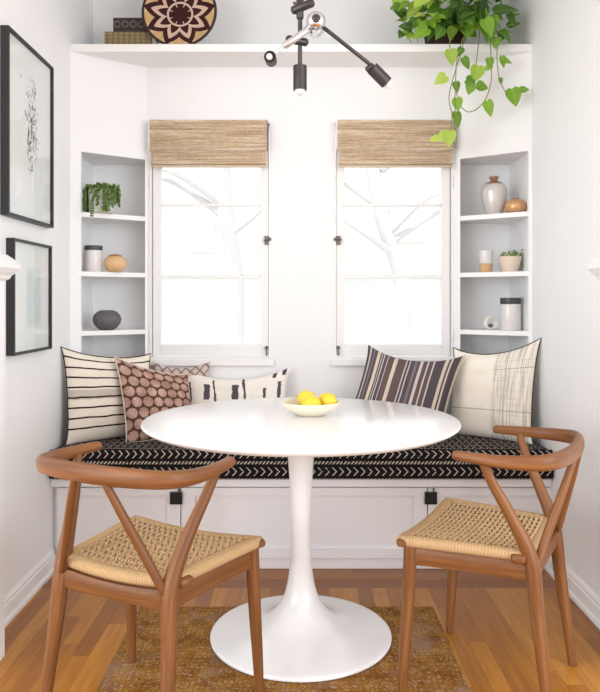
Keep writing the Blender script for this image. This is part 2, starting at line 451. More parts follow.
def catmull(P, n=8, closed=False):
    P = [tuple(p) for p in P]; out = []; N = len(P); D = len(P[0])
    seg = N if closed else N-1
    for i in range(seg):
        g = (lambda k: P[k % N]) if closed else (lambda k: P[max(0, min(N-1, k))])
        a, b_, c, d = g(i-1), g(i), g(i+1), g(i+2)
        for k in range(n):
            t = k/n
            out.append(tuple(.5*(2*b_[q]+(c[q]-a[q])*t+(2*a[q]-5*b_[q]+4*c[q]-d[q])*t*t+(3*b_[q]-a[q]-3*c[q]+d[q])*t**3) for q in range(D)))
    if not closed: out.append(P[-1])
    return out
def tag(o, label, cat, group=None, kind=None):
    o['label'] = label; o['category'] = cat
    if group: o['group'] = group
    if kind: o['kind'] = kind
    return o
def thing(name, label, cat, loc=(0, 0, 0), rz=0, group=None):
    o = bpy.data.objects.new(name, None); C.objects.link(o); o.location = loc; o.rotation_euler = (0, 0, rz); o.empty_display_size = .05
    return tag(o, label, cat, group)
def struct(o, label=None):
    o['kind'] = 'structure'
    if label: o['label'] = label
    return o
def copy_tree(o, parent=None):
    c = o.copy(); C.objects.link(c); c.parent = parent
    for ch in list(o.children): copy_tree(ch, c)
    return c

# ================================================================== SETTING
XL, XR = -1.06, 1.07
WY = 3.49; BY = 3.63; CY = 3.27; CX = .752; TOP = 2.75
SH0, SH1 = 2.300, 2.336     # display ledge
struct(B().box(-3.2, 3.2, -3.0, 2.84, -.06, 0).build('floor', 'floor', smooth=False), 'warm oak strip floor')
struct(B().box(XL, XR, 2.84, BY, -.06, 0).build('floor_border', 'border', smooth=False), 'oak border boards running along the bench')
struct(B().box(-3.2, 3.2, -2.4, BY+.12, TOP, TOP+.12).build('ceiling', 'wall', smooth=False), 'white ceiling')
# side walls of the nook
struct(B().box(XL-.12, XL, 2.12, BY+.12, 0, TOP).build('wall_left', 'wall', smooth=False), 'white left wall of the nook')
struct(B().box(XR, XR+.12, 2.12, BY+.12, 0, TOP).build('wall_right', 'wall', smooth=False), 'white right wall of the nook')
for s, n in ((-1, 'wall_front_left'), (1, 'wall_front_right')):
    x0 = XL-.12 if s < 0 else XR+.12
    struct(B().box(min(x0, s*3.2), max(x0, s*3.2), 2.12, 2.24, 0, TOP).build(n, 'wall', smooth=False), 'white wall beside the nook opening')
# low posts with moulded caps at the nook opening
def half_wall(s, name, n):
    xe = -.958 if s < 0 else .980; xw = XL if s < 0 else XR
    p = struct(B().box(min(xe, xw), max(xe, xw), 2.14, 2.30, 0, 1.225).build(name, 'wall', smooth=False), 'low white half wall at the nook opening')
    prof = [(0, 1.215), (.012, 1.222), (.016, 1.232), (.026, 1.242), (.036, 1.256), (.037, 1.268), (.028, 1.276), (.022, 1.286), (.006, 1.300), (-.01, 1.304)]
    b = B(); vs_ = []; m = len(prof)
    for d, z in prof:
        xo = xe-s*d
        for (x, y) in ((xw, 2.14-d), (xo, 2.14-d), (xo, 2.30+d), (xw, 2.30+d)): vs_.append((x, y, z))
    fs = [(j*4+i, j*4+i+1, (j+1)*4+i+1, (j+1)*4+i) for j in range(m-1) for i in range(3)]
    fs.append(((m-1)*4, (m-1)*4+1, (m-1)*4+2, (m-1)*4+3)); fs.append((3, 2, 1, 0))
    b.add(vs_, fs); struct(b.build('trim_%d' % n, 'trim', smooth=False), 'moulded cap on the half wall')
half_wall(-1, 'wall_low_left', 1); half_wall(1, 'wall_low_right', 2)
# window wall with two openings
WZ0, WZ1 = .86, 2.035
LX0, LX1, RX0, RX1 = -.742, -.138, .162, .756
b = B()
for x0, x1, z0, z1 in ((-CX, LX0, WZ0, WZ1), (LX1, RX0, WZ0, WZ1), (RX1, CX, WZ0, WZ1), (-CX, CX, 0, WZ0), (-CX, CX, WZ1, SH0)):
    b.box(x0, x1, WY, BY, z0, z1)
struct(b.build('wall_back', 'wall', smooth=False), 'white window wall')
struct(B().box(XL, XR, BY, BY+.12, SH0, TOP).box(XL, -CX, BY, BY+.12, 0, SH0).box(CX, XR, BY, BY+.12, 0, SH0).build('wall_back_upper', 'wall', smooth=False), 'white back wall above the display ledge and behind the niches')
for s, n in ((-1, 'wall_corner_left'), (1, 'wall_corner_right')):
    xw = XL if s < 0 else XR; b = B()
    poly = [(xw, CY), (s*CX, WY), (s*CX, BY), (xw, BY)]
    if s > 0: poly = poly[::-1]
    b.prism(poly, 1.845, SH0).prism(poly, 0, .735)
    # slim face stiles of the niche
    ddx, ddy = s*CX-xw, WY-CY; nx_, ny_ = (.012, .016) if s < 0 else (-.012, .016)
    for t0, t1 in (((0, .13), (.97, 1)) if s < 0 else ((0, .04), (.90, 1))):
        a0 = (xw+ddx*t0, CY+ddy*t0); a1 = (xw+ddx*t1, CY+ddy*t1); off = -s*.0
        q = [a0, a1, (a1[0], a1[1]+.02), (a0[0], a0[1]+.02)]
        if s > 0: q = q[::-1]
        b.prism(q, .735, 1.845)
    struct(b.build(n, 'wall', smooth=False), 'white angled corner wall with open niche')
# niche shelves
NZ = (1.565, 1.288, 1.010)
for s, side in ((-1, 'left'), (1, 'right')):
    xw = XL if s < 0 else XR
    for z, nm in zip(NZ, ('top', 'middle', 'bottom')):
        ddx, ddy = s*CX-xw, WY-CY; ta, tb_ = (.131, .969) if s < 0 else (.041, .899); fa = (xw+ddx*ta, CY+ddy*ta); fb = (xw+ddx*tb_, CY+ddy*tb_)
        poly = [(fa[0], fa[1]+.021), (fa[0], fa[1]), fb, (fb[0], fb[1]+.021), (s*(CX+.001), WY+.022), (s*(CX+.001), BY), (xw, BY), (xw, fa[1]+.021)]
        if s > 0: poly = poly[::-1]
        o = B().prism(poly, z-.022, z).build('corner_shelf', 'trim', smooth=False)
        items = {('left', 'top'): 'holding the trailing succulent', ('left', 'middle'): 'holding the lidded canister and amber jar', ('left', 'bottom'): 'holding the round grey vase',
                 ('right', 'top'): 'holding the silver vase', ('right', 'middle'): 'holding the small blush planter', ('right', 'bottom'): 'holding the tall lidded jar'}[(side, nm)]
        tag(o, 'white %s shelf in the %s corner niche %s' % (nm, side, items), 'shelf', 'niche shelves')
# ledge
o = B().box(XL, XR, CY, BY, SH0, SH1, .003).build('display_ledge', 'trim', smooth=False)
tag(o, 'long white ledge shelf high above both windows', 'shelf')
# baseboards
for s, n in ((-1, 'baseboard_left'), (1, 'baseboard_right')):
    xw = XL if s < 0 else XR; b = B()
    prof = [(0, 0), (.022, 0), (.022, .014), (.014, .022), (.014, .062), (.010, .070), (.011, .078), (.004, .090), (0, .092)]
    m = len(prof); y0, y1 = 2.30, 3.035
    vs_ = [(xw-s*d, y0, z) for d, z in prof]+[(xw-s*d, y1, z) for d, z in prof]
    b.add(vs_, [(i, i+1, m+i+1, m+i) for i in range(m-1)]+[tuple(range(m)), tuple(range(m, 2*m))[::-1]])
    struct(b.build(n, 'trim', smooth=False))
# windows -----------------------------------------------------------
def window(n, x0, x1, hinge):
    yf = WY
    root = bpy.data.objects.new('window_%d' % n, None); C.objects.link(root); root.location = ((x0+x1)/2, yf, WZ0); struct(root, 'white three-pane casement window')
    cx = (x0+x1)/2; W = (x1-x0)/2; H = WZ1-WZ0
    b = B(); t = .012          # jamb liner
    b.box(-W, -W+t, -.004, .14, 0, H).box(W-t, W, -.004, .14, 0, H).box(-W+t, W-t, -.004, .14, H-t, H).box(-W+t, W-t, .0, .14, 0, t)
    b.build('window_jamb', 'trim', root, smooth=False)
    B().box(-W-.012, W+.012, -.022, .0, -.028, .006, .004).build('window_sill', 'trim', root, smooth=False)
    g = .0045; a = W-t-g; st = .040; y0, y1 = .010, .050; z0 = t+g+.004; z1 = H-t-g; br = .055
    b = B()
    b.box(-a, -a+st, y0, y1, z0, z1, .003).box(a-st, a, y0, y1, z0, z1, .003).box(-a+st, a-st, y0, y1, z0, z0+br, .003).box(-a+st, a-st, y0, y1, z1-.045, z1, .003)
    sash = b.build('sash', 'trim', root, smooth=False)
    for zz in (1.15+96*.004964, 1.15+24*.004964):
        B().box(-a+st, a-st, y0+.008, y1-.006, zz-WZ0-.007, zz-WZ0+.007, .002).build('muntin', 'trim', sash, smooth=False)
    B().box(-a+st, a-st, .028, .032, z0+br, z1-.045).build('glass_pane', 'glass', sash, smooth=False)
    # latch at the free stile
    hx = -hinge*(a-.010)
    zl = 1.15+61*.0049-WZ0
    l = B(); l.box(hx-.012, hx+.012, .002, .011, zl-.022, zl+.022, .003)
    l.sweep([(hx, .004, zl), (hx, -.016, zl)], .007, 10, (1, 0, 0)); l.sweep([(hx-.010, -.014, zl-.002), (hx+.012, -.016, zl+.002)], [.006, .007], 8, (0, 0, 1))
    l.blob((hx+.014*-hinge, -.016, zl+.004), .010, 10, 8); lo = l.build('latch', 'hardware', root); lo['label'] = 'pewter window latch'
    s_ = B(); zs = .035
    s_.sweep([(hx, .0, zs+.028), (hx, -.008, zs+.012), (hx, -.006, zs-.012)], [.004, .0045, .004], 8, (1, 0, 0)); s_.blob((hx, -.006, zs+.026), .009, 10, 8)
    so = s_.build('window_stay', 'hardware', root); so['label'] = 'small pewter stay'
    for zz in (.12, H-.30):
        B().sweep([(hinge*(W-.006), -.006, zz-.025), (hinge*(W-.006), -.006, zz+.025)], .005, 8, (1, 0, 0)).build('hinge', 'trim', root)
window(1, LX0, LX1, -1); window(2, RX0, RX1, 1)
# blinds
def blind(x0, x1, label):
    z1 = 2.028; root = thing('roman_shade', label, 'blind', ((x0+x1)/2, WY-.006, z1), 0, 'woven reed blinds at the windows'); W = (x1-x0)/2
    b = B(); rnd = random.Random(3); n = 22; H = .150
    for i in range(n):
        z = -H*(i+.5)/n; b.sweep([(-W, -.048, z), (-W*.3, -.048+rnd.uniform(-.001, .001), z), (W*.4, -.048+rnd.uniform(-.001, .001), z), (W, -.048, z)], H/n*.56, 6, (0, 1, 0))
    b.box(-W, W, -.046, -.042, -H, 0)
    b.build('valance', 'reed', root)
    b = B()
    for k, (yy, zt, zb) in enumerate(((-.036, -.15, -.205), (-.030, -.18, -.215), (-.025, -.19, -.226))):
        m_ = int((zt-zb)/.0068)
        for i in range(m_):
            z = zt-(zt-zb)*(i+.5)/m_
            b.sweep([(-W+.012, yy, z), (0, yy+rnd.uniform(-.001, .001), z), (W-.006, yy, z)], .0040, 6, (0, 1, 0))
    b.sweep([(-W+.010, -.036, -.206), (W-.004, -.036, -.206)], .007, 8, (0, 1, 0))
    b.build('folded_stack', 'reed', root)
    B().sweep([(-W+.010, -.030, -.222), (W-.004, -.030, -.222)], [(.006, .008)]*2, 8, (0, 1, 0)).build('hem_bar', 'reed_pale', root)
    B().box(-W+.002, W-.002, -.040, .0, -.03, -.001).build('headrail', 'trim', root, smooth=False)
    for s in (-1, 1):
        B().box(s*W-.003+(-.002 if s < 0 else .004), s*W+.001+(-.002 if s < 0 else .004), -.05, 0, -.14, .0).build('mounting_bracket', 'hardware' if s > 0 else 'trim', root, smooth=False)
blind(-.728, -.163, 'woven reed roman blind half raised on the left window')
blind(.182, .742, 'woven reed roman blind half raised on the right window, behind the hanging vine')

# ------------------------------------------------------------------ outdoors
struct(B().box(-12, 12, BY+.12, 14, -.35, -.3).build('ground', 'ground', smooth=False), 'pale ground outside')
h = thing('neighbouring_house', 'pale overexposed house seen through the windows', 'building', (0, 9, -.3))
B().box(-6, 6, 0, 3, 0, 5.2).box(-6, 6, -.08, 0, 1.78, 1.9).build('wall', 'stucco', h, smooth=False)
for cx, cz, ww, hh in ((-1.25, 2.25+.1, .35, .55), (-1.2, 1.15, .5, .6), (1.35, 2.5, .5, .6), (2.6, 2.4, .5, .6), (.9, 1.1, .5, .6), (-3, 2.4, .6, .8)):
    f = B().box(cx-ww/2, cx+ww/2, -.06, 0, cz-hh/2, cz+hh/2).build('window_frame', 'stucco', h, smooth=False)
    for sx in (-1, 1):
        B().box(cx+(-ww/2+.04 if sx < 0 else .02), cx+(-.02 if sx < 0 else ww/2-.04), -.07, -.061, cz-hh/2+.05, cz+hh/2-.05).build('pane', 'outside_pane', f, smooth=False)
def tree(x, y, seed, label, lean):
    t = thing('bare_tree', label, 'tree', (x, y, -.3), 0, 'trees outside the windows'); rnd = random.Random(seed)
    b = B(); pts = catmull([(0, 0, 0, .11), (lean*.3, 0, .8, .09), (lean*.2, .05, 1.6, .08), (lean, 0, 2.4, .07), (lean*1.4, .1, 3.6, .08), (lean*1.2, .1, 5, .05)], 6)
    b.sweep([p[:3] for p in pts], [p[3] for p in pts], 12, (0, 1, 0)); b.build('trunk', 'bark', t)
    for k in range(6):
        z = rnd.uniform(1.6, 4); s = rnd.choice((-1, 1)); L = rnd.uniform(.5, 1.0)
        p = catmull([(lean*z/3*.9, 0, z, .04), (lean*z/3+s*L*.5, rnd.uniform(-.2, .2), z+.3, .025), (lean*z/3+s*L, rnd.uniform(-.3, .3), z+rnd.uniform(.4, .9), .01)], 5)
        B().sweep([q[:3] for q in p], [q[3] for q in p], 7, (0, 1, 0)).build('branch', 'bark', t)
tree(-.55, 6.2, 4, 'slim pale overexposed tree trunk seen through the left window', -.12)
tree(1.05, 6.8, 9, 'slim pale overexposed tree trunk seen through the right window', -.3)

# ================================================================== BENCH
YB = 3.03
bench = thing('banquette_bench', 'built-in white panelled bench with cabinet doors beneath the windows', 'bench', (0, YB, 0))
g = .003
def bench_poly(f, inset=0.0):
    return [(XL+g, f), (XR-g, f), (XR-g, CY-g-YB), (CX, WY-g-YB), (-CX, WY-g-YB), (XL+g, CY-g-YB)]
B().prism(bench_poly(.02), .045, .362).build('carcass', 'cabinet', bench, smooth=False)
B().box(XL+g, XR-g, .012, .05, .001, .045, .002).build('plinth', 'cabinet', bench, smooth=False)
B().prism(bench_poly(-.022), .362, .394).build('bench_top', 'cabinet', bench, smooth=False)
def px(x): return (x-300)*YB/709
for x0, x1, r0, r1 in ((57, 180.2, 73, 167), (181.4, 427, 195, 414), (428.2, 551, 442, 538)):
    X0, X1, R0, R1 = px(x0), px(x1), px(r0), px(r1); z0, z1, q0, q1 = .050, .352, .088, .318
    b = B(); y0, y1 = 0, .0195
    b.box(X0, R0, y0, y1, z0, z1).box(R1, X1, y0, y1, z0, z1).box(R0, R1, y0, y1, z0, q0).box(R0, R1, y0, y1, q1, z1).box(R0, R1, y0+.013, y1, q0, q1)
    d = b.build('door', 'cabinet', bench, smooth=False)
    if x0 < 100: kx = px(176.5)
    elif x0 > 400: kx = px(430.5)
    else: kx = None
    if kx is not None:
        k = B().box(kx-.026, kx+.026, -.016, -.001, .284, .336, .003)
        k.box(kx-.002+.012, kx+.002+.012, -.010, -.001, .336, .352)
        k.build('latch', 'black_metal', d, smooth=False)['label'] = 'square black latch'
# cushion with profile rounded; uv in metres
def cushion():
    z0, z1 = .3955, .523; f = YB-.052; R = .022
    prof = [(WY-.01, z0+.004)]           # (y,z) going bottom back -> front -> top back
    prof += [(f+.03, z0)]
    for k in range(6): a = PI/2+PI/2*k/5; prof.append((f+R-R*math.sin(a-PI/2)*1.0, z0+R-R*math.cos(a-PI/2)))
    for k in range(6): a = PI/2*k/5; prof.append((f+R-R*math.cos(a), z1-R+R*math.sin(a)))
    ny = 14
    for k in range(1, ny+1): prof.append((f+R+(WY-.02-f-R)*k/ny, z1))
    girth = [0]; 
    for a, c in zip(prof, prof[1:]): girth.append(girth[-1]+math.dist(a, c))
    g0 = girth[2]
    nx = 90; vs_ = []; uvs = []; m = len(prof)
    for i in range(nx+1):
        x = XL+.006+(XR-XL-.012)*i/nx
        for (y, z), gg in zip(prof, girth):
            # back edge follows the angled corners
            lim = WY-.012 if abs(x) < CX else WY-.012-(abs(x)-CX)*(WY-CY)/((abs(XL) if x < 0 else XR)-CX)
            yy = f+(y-f)*((lim-f)/(WY-.012-f)) if y > f+.03 else y
            puff = noise.noise(Vector((x*3, yy*4, 1)))*.003
            e = min(1, (i if i < nx/2 else nx-i)/2)
            zz = z
            if z > z1-.001: zz = z+puff-.010*(1-e)
            vs_.append((x, yy, zz)); uvs.append((x, gg-g0))
    fs = [(i*m+j, i*m+j+1, (i+1)*m+j+1, (i+1)*m+j)[::-1] for i in range(nx) for j in range(m-1)]
    fs += [(i*m+m-1, i*m, (i+1)*m, (i+1)*m+m-1)[::-1] for i in range(nx)]
    fs += [tuple(range(m)), tuple(range(nx*m, nx*m+m))[::-1]]
    b = B(); b.add(vs_, fs, uvs); o = b.build('bench_cushion', 'cushion')
    tag(o, 'long black bench cushion with white arrow rows on the white bench', 'cushion')
cushion()

# ================================================================== PILLOWS
def pillow(name, mat, label, loc, W, H, T, yaw, rec=10, roll=0, shear=0, dropl=0, dropr=0, sag=.02, pinch=.06, piping=None, seed=1, ears=0.02, group='throw pillows on the bench'):
    n = 34; rnd = random.Random(seed); off = Vector((seed*3.1, 0, 0))
    def P(u, v, s):
        # u,v in -1..1
        e = (1-abs(u)**2.6)*(1-abs(v)**2.6); th = T/2*max(0, e)**.55
        x = u*W/2*(1-pinch*(1-v*v)*abs(u)); y = H/2+v*H/2*(1-pinch*(1-u*u)*(abs(v) if v > 0 else .3*abs(v)))
        c = abs(u*v)**6; x += math.copysign(ears*W*c, u); y += math.copysign(ears*H*c, v)*(1 if v > 0 else .2)
        if v > 0: y -= sag*(1-u*u)*v**2
        if v > -1: y -= (dropr*(1+u)/2+dropl*(1-u)/2)*((v+1)/2)**1.5
        x += shear*(y/H)
        wr = noise.noise(Vector((u*2.2, v*2.2, s))+off)*.012*e+noise.noise(Vector((u*5, v*5, s*3))+off)*.004*e
        return (x, y, s*(th+wr))
    b = B()
    for s in (1, -1):
        vs_ = []; uvs = []
        for j in range(n+1):
            for i in range(n+1):
                u = -1+2*i/n; v = -1+2*j/n; u = math.sin(u*PI/2*.999)*.5+u*.5; v = math.sin(v*PI/2*.999)*.5+v*.5
                vs_.append(P(u, v, s)); uvs.append(((u+1)/2, (v+1)/2))
        fs = []
        for j in range(n):
            for i in range(n):
                a = j*(n+1)+i; q = (a, a+1, a+n+2, a+n+1); fs.append(q if s > 0 else q[::-1])
        b.add(vs_, fs, uvs)
    o = b.build(name, mat)
    mt = Matrix.Translation(loc) @ Matrix.Rotation(math.radians(yaw), 4, 'Z') @ Matrix.Rotation(math.radians(90-rec), 4, 'X') @ Matrix.Rotation(math.radians(roll), 4, 'Z')
    o.matrix_world = mt; o.location = mt.to_translation(); o.rotation_euler = mt.to_euler()
    tag(o, label, 'pillow', group)
    if piping:
        ring = []
        for k in range(4):
            for i in range(16):
                t = -1+2*i/16; u, v = [(t, -1), (1, t), (-t, 1), (-1, -t)][k]; p = P(u, v, 0); ring.append((p[0], p[1], 0))
        B().sweep(ring, .0035, 6, (0, 0, 1), closed=True).build('piping', piping, o)
    return o
CZ = .522
pillow('throw_pillow', 'p_stripe', 'square cream pillow with thin black stripes in the left corner of the bench', (-.856, 3.235, CZ), .42, .42, .12, 40, 7, 0, 0, 0, .05, .015, .05, 'piping_dark', 1)
pillow('throw_pillow', 'p_medal', 'brown pillow with pink medallion print leaning on the striped cream pillow', (-.622, 3.225, CZ), .335, .385, .12, 33, 15, 0, -.02, .0, .10, .01, .05, 'piping_cream', 2)
pillow('throw_pillow', 'p_check', 'pinkish lattice pillow peeking out behind the medallion and white lumbar pillows', (-.575, 3.435, CZ), .27, .330, .06, 3, 2, 0, 0, 0, 0, .02, .05, None, 3)
pillow('lumbar_pillow', 'p_lumbar', 'white lumbar pillow with dark dashes and block print below the left window', (-.315, 3.365, CZ), .52, .305, .10, -3, 14, 0, 0, 0, -.01, .045, .06, None, 4)
pillow('throw_pillow', 'p_plaid', 'cream pillow with grey plaid side panel in the right corner of the bench', (.856, 3.235, CZ), .41, .445, .12, -40, 8, 0, .01, .045, -.015, .03, .06, 'piping_dark', 5)
pillow('throw_pillow', 'p_ticking', 'charcoal and white vertically striped pillow leaning on the cream plaid pillow', (.405, 3.20, CZ), .45, .43, .14, -8, 20, 0, .125, -.01, .035, .035, .06, None, 6)

# ================================================================== TABLE
TX, TY = .003, 2.43
tb = thing('pedestal_table', 'round white pedestal table with tulip base between the two chairs', 'table', (TX, TY, 0))
R = .536
B().lathe([(0, .7170), (.30, .717), (R-.05, .719), (R-.018, .724), (R-.004, .731), (R, .737), (R-.001, .741), (R-.004, .7435), (R-.009, .744), (0, .744)], 128).build('tabletop', 'table', tb)
pr = [(0, .008), (.300, .001), (.308, .004), (.309, .010), (.304, .0145), (.29, .018), (.25, .024), (.20, .033), (.15, .048), (.115, .066), (.085, .093), (.062, .13), (.047, .18), (.038, .24), (.034, .31), (.033, .38), (.035, .46), (.040, .54), (.046, .62), (.051, .68), (.058, .717)]
pr = [pr[0], pr[1]]+[(q[0], q[1]) for q in catmull(pr[2:], 4)]
B().lathe(pr, 96).build('pedestal', 'table', tb)
# bowl and lemons
BXx, BYy = .037, 2.50
b = B().lathe([(0, .000+.0005), (.050, .0005), (.055, .004), (.060, .006), (.082, .018), (.099, .034), (.104, .046), (.102, .0485), (.098, .046), (.092, .035), (.075, .020), (.055, .011), (0, .0085)], 64)
o = b.build('bowl', 'bowl', None, (BXx, BYy, .7487)); tag(o, 'shallow cream ceramic bowl on the white table, holding lemons', 'bowl')
def lemon(c, yaw, pitch, label):
    b = B(); prof = []
    for k in range(17):
        t = -1+2*k/16; r = .030*max(0, 1-abs(t)**2.3)**.5; z = t*.036
        if abs(t) > .8: r = max(r*.8, .0055*(1-(abs(t)-.8)/.2*.9))
        prof.append((max(r, .0005), z*(1.1 if abs(t) > .9 else 1)))
    b.lathe(prof, 24); o = b.build('lemon', 'lemon', None, c, rot=(PI/2+pitch, 0, yaw)); tag(o, label, 'lemon', 'lemons in the bowl')
    B().blob((0, 0, -.039), .003, 8, 6).build('stem_end', 'vine', o)
lemon((BXx+.002, BYy-.028, .7895), 1.9, .05, 'yellow lemon at the front left of the pile in the cream bowl')
lemon((BXx+.060, BYy+.012, .7945), .9, -.1, 'yellow lemon at the right side of the cream bowl')
lemon((BXx-.012, BYy+.045, .7975), 1.3, .25, 'yellow lemon at the back of the cream bowl')

# ================================================================== CHAIRS
HZ = .717
def make_chair(label, loc, rz):
    t = thing('wishbone_chair', label, 'chair', loc, rz, 'wooden chairs at the table')
    # hoop rail
    half = [(.229, .200, HZ+.002, .016, .0130), (.238, .15, HZ+.001, .016, .0150), (.242, .075, HZ, .016, .0175), (.229, .0, HZ+.001, .016, .0205), (.192, -.053, HZ+.004, .0155, .0225), (.105, -.080, HZ+.006, .015, .024)]
    ctrl = half+[(0, -.087, HZ+.006, .015, .0245)]+[(-x, y, z, a, c) for x, y, z, a, c in half[::-1]]
    p = catmull(ctrl, 8)
    B().sweep([q[:3] for q in p], [(q[3], q[4]) for q in p], 16, (0, 0, 1), power=2.5).build('top_rail', 'wood', t)
    for s in (-1, 1):
        rear = catmull([(s*.202, -.048, .002, .0135, .0135), (s*.194, -.032, .14, .0165, .0165), (s*.184, -.012, .30, .0195, .020), (s*.178, 0, .415, .0215, .0225), (s*.181, .018, .48, .020, .021), (s*.198, .060, .57, .0165, .017), (s*.219, .100, .65, .014, .014), (s*.234, .120, .704, .0125, .0125)], 6)
        B().sweep([q[:3] for q in rear], [(q[3], q[4]) for q in rear], 14, (1, 0, 0)).build('leg', 'wood', t)
        front = catmull([(s*.232, .358, .002, .0125), (s*.229, .352, .12, .0155), (s*.224, .342, .28, .0185), (s*.220, .337, .41, .0195), (s*.220, .337, .442, .0195)], 5)
        B().sweep([q[:3] for q in front], [q[3] for q in front], 14, (1, 0, 0)).build('leg', 'wood', t)
        st = catmull([(s*.050, -.086, .704, .010, .010), (s*.083, -.066, .63, .0115, .0115), (s*.125, -.036, .53, .0125, .012), (s*.168, -.008, .43, .012, .010)], 6)
        B().sweep([q[:3] for q in st], [(q[3], q[4]) for q in st], 12, (1, 0, 0)).build('back_strut', 'wood', t)
    # aprons
    def rail(a, c, name, z0, z1, th, arch=0.0, sagt=0.0):
        pts = []; rr = []; A = Vector(a); D = Vector(c)
        for k in range(13):
            f = k/12; q = 4*f*(1-f); lo = z0+arch*q; hi = z1-sagt*q; P_ = A.lerp(D, f); pts.append((P_.x, P_.y, (lo+hi)/2)); rr.append((th, (hi-lo)/2))
        B().sweep(pts, rr, 12, (0, 0, 1), caps=False, power=6).build(name, 'wood', t)
    rail((-.175, .0, 0), (.175, .0, 0), 'rear_apron', .382, .436, .010, 0, .012)
    rail((-.216, .338, 0), (.216, .338, 0), 'front_apron', .386, .434, .010, .006, .010)
    for s in (-1, 1): rail((s*.180, .01, 0), (s*.218, .33, 0), 'side_apron', .386, .438, .010, .004)
    # seat frame corner blocks (wood showing at the corners)
    for s in (-1, 1):
        B().sweep([(s*.226, .350, .449), (s*.233, .366, .450)], [(.017, .012)]*2, 12, (0, 0, 1), power=3).build('corner_block', 'wood', t)
        B().sweep([(s*.203, .048, .449), (s*.197, .022, .449)], [(.0145, .012)]*2, 12, (0, 0, 1), power=3).build('corner_block', 'wood', t)
    # woven seat
    def S(u, v, dz=0):
        hw = .186+(.240-.186)*v; zz = .467-.016*(1-u*u)*(.75+.25*abs(2*v-1))
        return Vector((u*hw, .005+.366*v, zz+dz))
    b = B()     # added dark sheet, gives the shade in the gaps between cords
    n = 12; vs_ = []; 
    for dz in (-.006, -.022):
        for j in range(n+1):
            for i in range(n+1): vs_.append(S((-1+2*i/n)*.93, .04+.92*j/n, dz))
    N1 = (n+1)**2; fs = []
    for j in range(n):
        for i in range(n):
            a = j*(n+1)+i; fs.append((a, a+1, a+n+2, a+n+1)); fs.append((N1+a, N1+a+n+1, N1+a+n+2, N1+a+1))
    rim = [i for i in range(n+1)]+[j*(n+1)+n for j in range(1, n+1)]+[n*(n+1)+i for i in range(n-1, -1, -1)]+[j*(n+1) for j in range(n-1, 0, -1)]
    for a, c in zip(rim, rim[1:]+rim[:1]): fs.append((a, N1+a, N1+c, c))
    b.add(vs_, fs); b.build('seat_gap_shade', 'gap_dark', t)
    b = B(); nu, nv = 20, 21; r = .0032; A = .0042
    for j in range(nv):
        v = .085+.83*j/(nv-1); pts = []
        for i in range(nu*2+1):
            u = (-.84+1.68*(i/(nu*2))); pts.append(S(u, v, -.001+A*math.cos(PI*(i/2*2*.5*2)+PI*j)))
        b.sweep(pts, (r*1.35, r), 5, (0, 0, 1), caps=False) if False else b.sweep(pts, [(r*1.45, r)]*len(pts), 5, (0, 0, 1), caps=False)
    for i in range(nu):
        u = -.84+1.68*(i/nu)+.84/nu; pts = []
        for j in range(nv*2-1):
            v = .085+.83*(j/(nv*2-2)); pts.append(S(u, v, -.001+A*math.cos(PI*(j+1)+PI*i) if False else -.0015+A*.9*math.cos(PI*j+PI*i)))
        b.sweep(pts, [(r*1.1, r)]*len(pts), 5, (0, 0, 1), caps=False)
    b.build('woven_seat', 'cord', t)
    # rolled wrapped border
    ring = []
    K = 16
    for i in range(K): ring.append(S(-.93+1.86*i/K, .035, -.012))
    for i in range(K): ring.append(S(.93, .035+.93*i/K, -.012))
    for i in range(K): ring.append(S(.93-1.86*i/K, .965, -.012))
    for i in range(K): ring.append(S(-.93, .965-.93*i/K, -.012))
    B().sweep(ring, [(.022, .0155)]*len(ring), 14, (0, 0, 1), closed=True, power=2.6).build('seat_border', 'cord_wrap', t)
    return t
c1 = make_chair('curved-rail wooden chair with woven cord seat left of the table, seen from behind', (-.482, 1.830, 0), math.radians(-26))
c2 = copy_tree(c1); c2.location = (.721, 2.086, 0); c2.rotation_euler = (0, 0, math.radians(61))
c2['label'] = 'curved-rail wooden chair with woven cord seat right of the table, seen side-on'

# ================================================================== RUG
def rug():
    b = B(); x0, x1, y0, y1 = -.60, .50, 1.0, 2.66; n = 40; vs_ = []
    for j in range(n+1):
        for i in range(n+1):
            vs_.append((x0+(x1-x0)*i/n, y0+(y1-y0)*j/n, .0035+.0008*noise.noise(Vector((i*.3, j*.3, 0)))))
    fs = [(j*(n+1)+i, j*(n+1)+i+1, (j+1)*(n+1)+i+1, (j+1)*(n+1)+i) for j in range(n) for i in range(n)]
    m = len(vs_); vs_ += [(x, y, .0003) for x, y, z in vs_]; fs += [tuple(m+k for k in f)[::-1] for f in fs]
    rim = [i for i in range(n+1)]+[j*(n+1)+n for j in range(1, n+1)]+[n*(n+1)+i for i in range(n-1, -1, -1)]+[j*(n+1) for j in range(n-1, 0, -1)]
    fs += [(a, m+a, m+c, c) for a, c in zip(rim, rim[1:]+rim[:1])]
    b.add(vs_, fs); o = b.build('area_rug', 'rug'); tag(o, 'worn faded brown rug under the white table base', 'rug')
rug()
tb.location.z = .0045
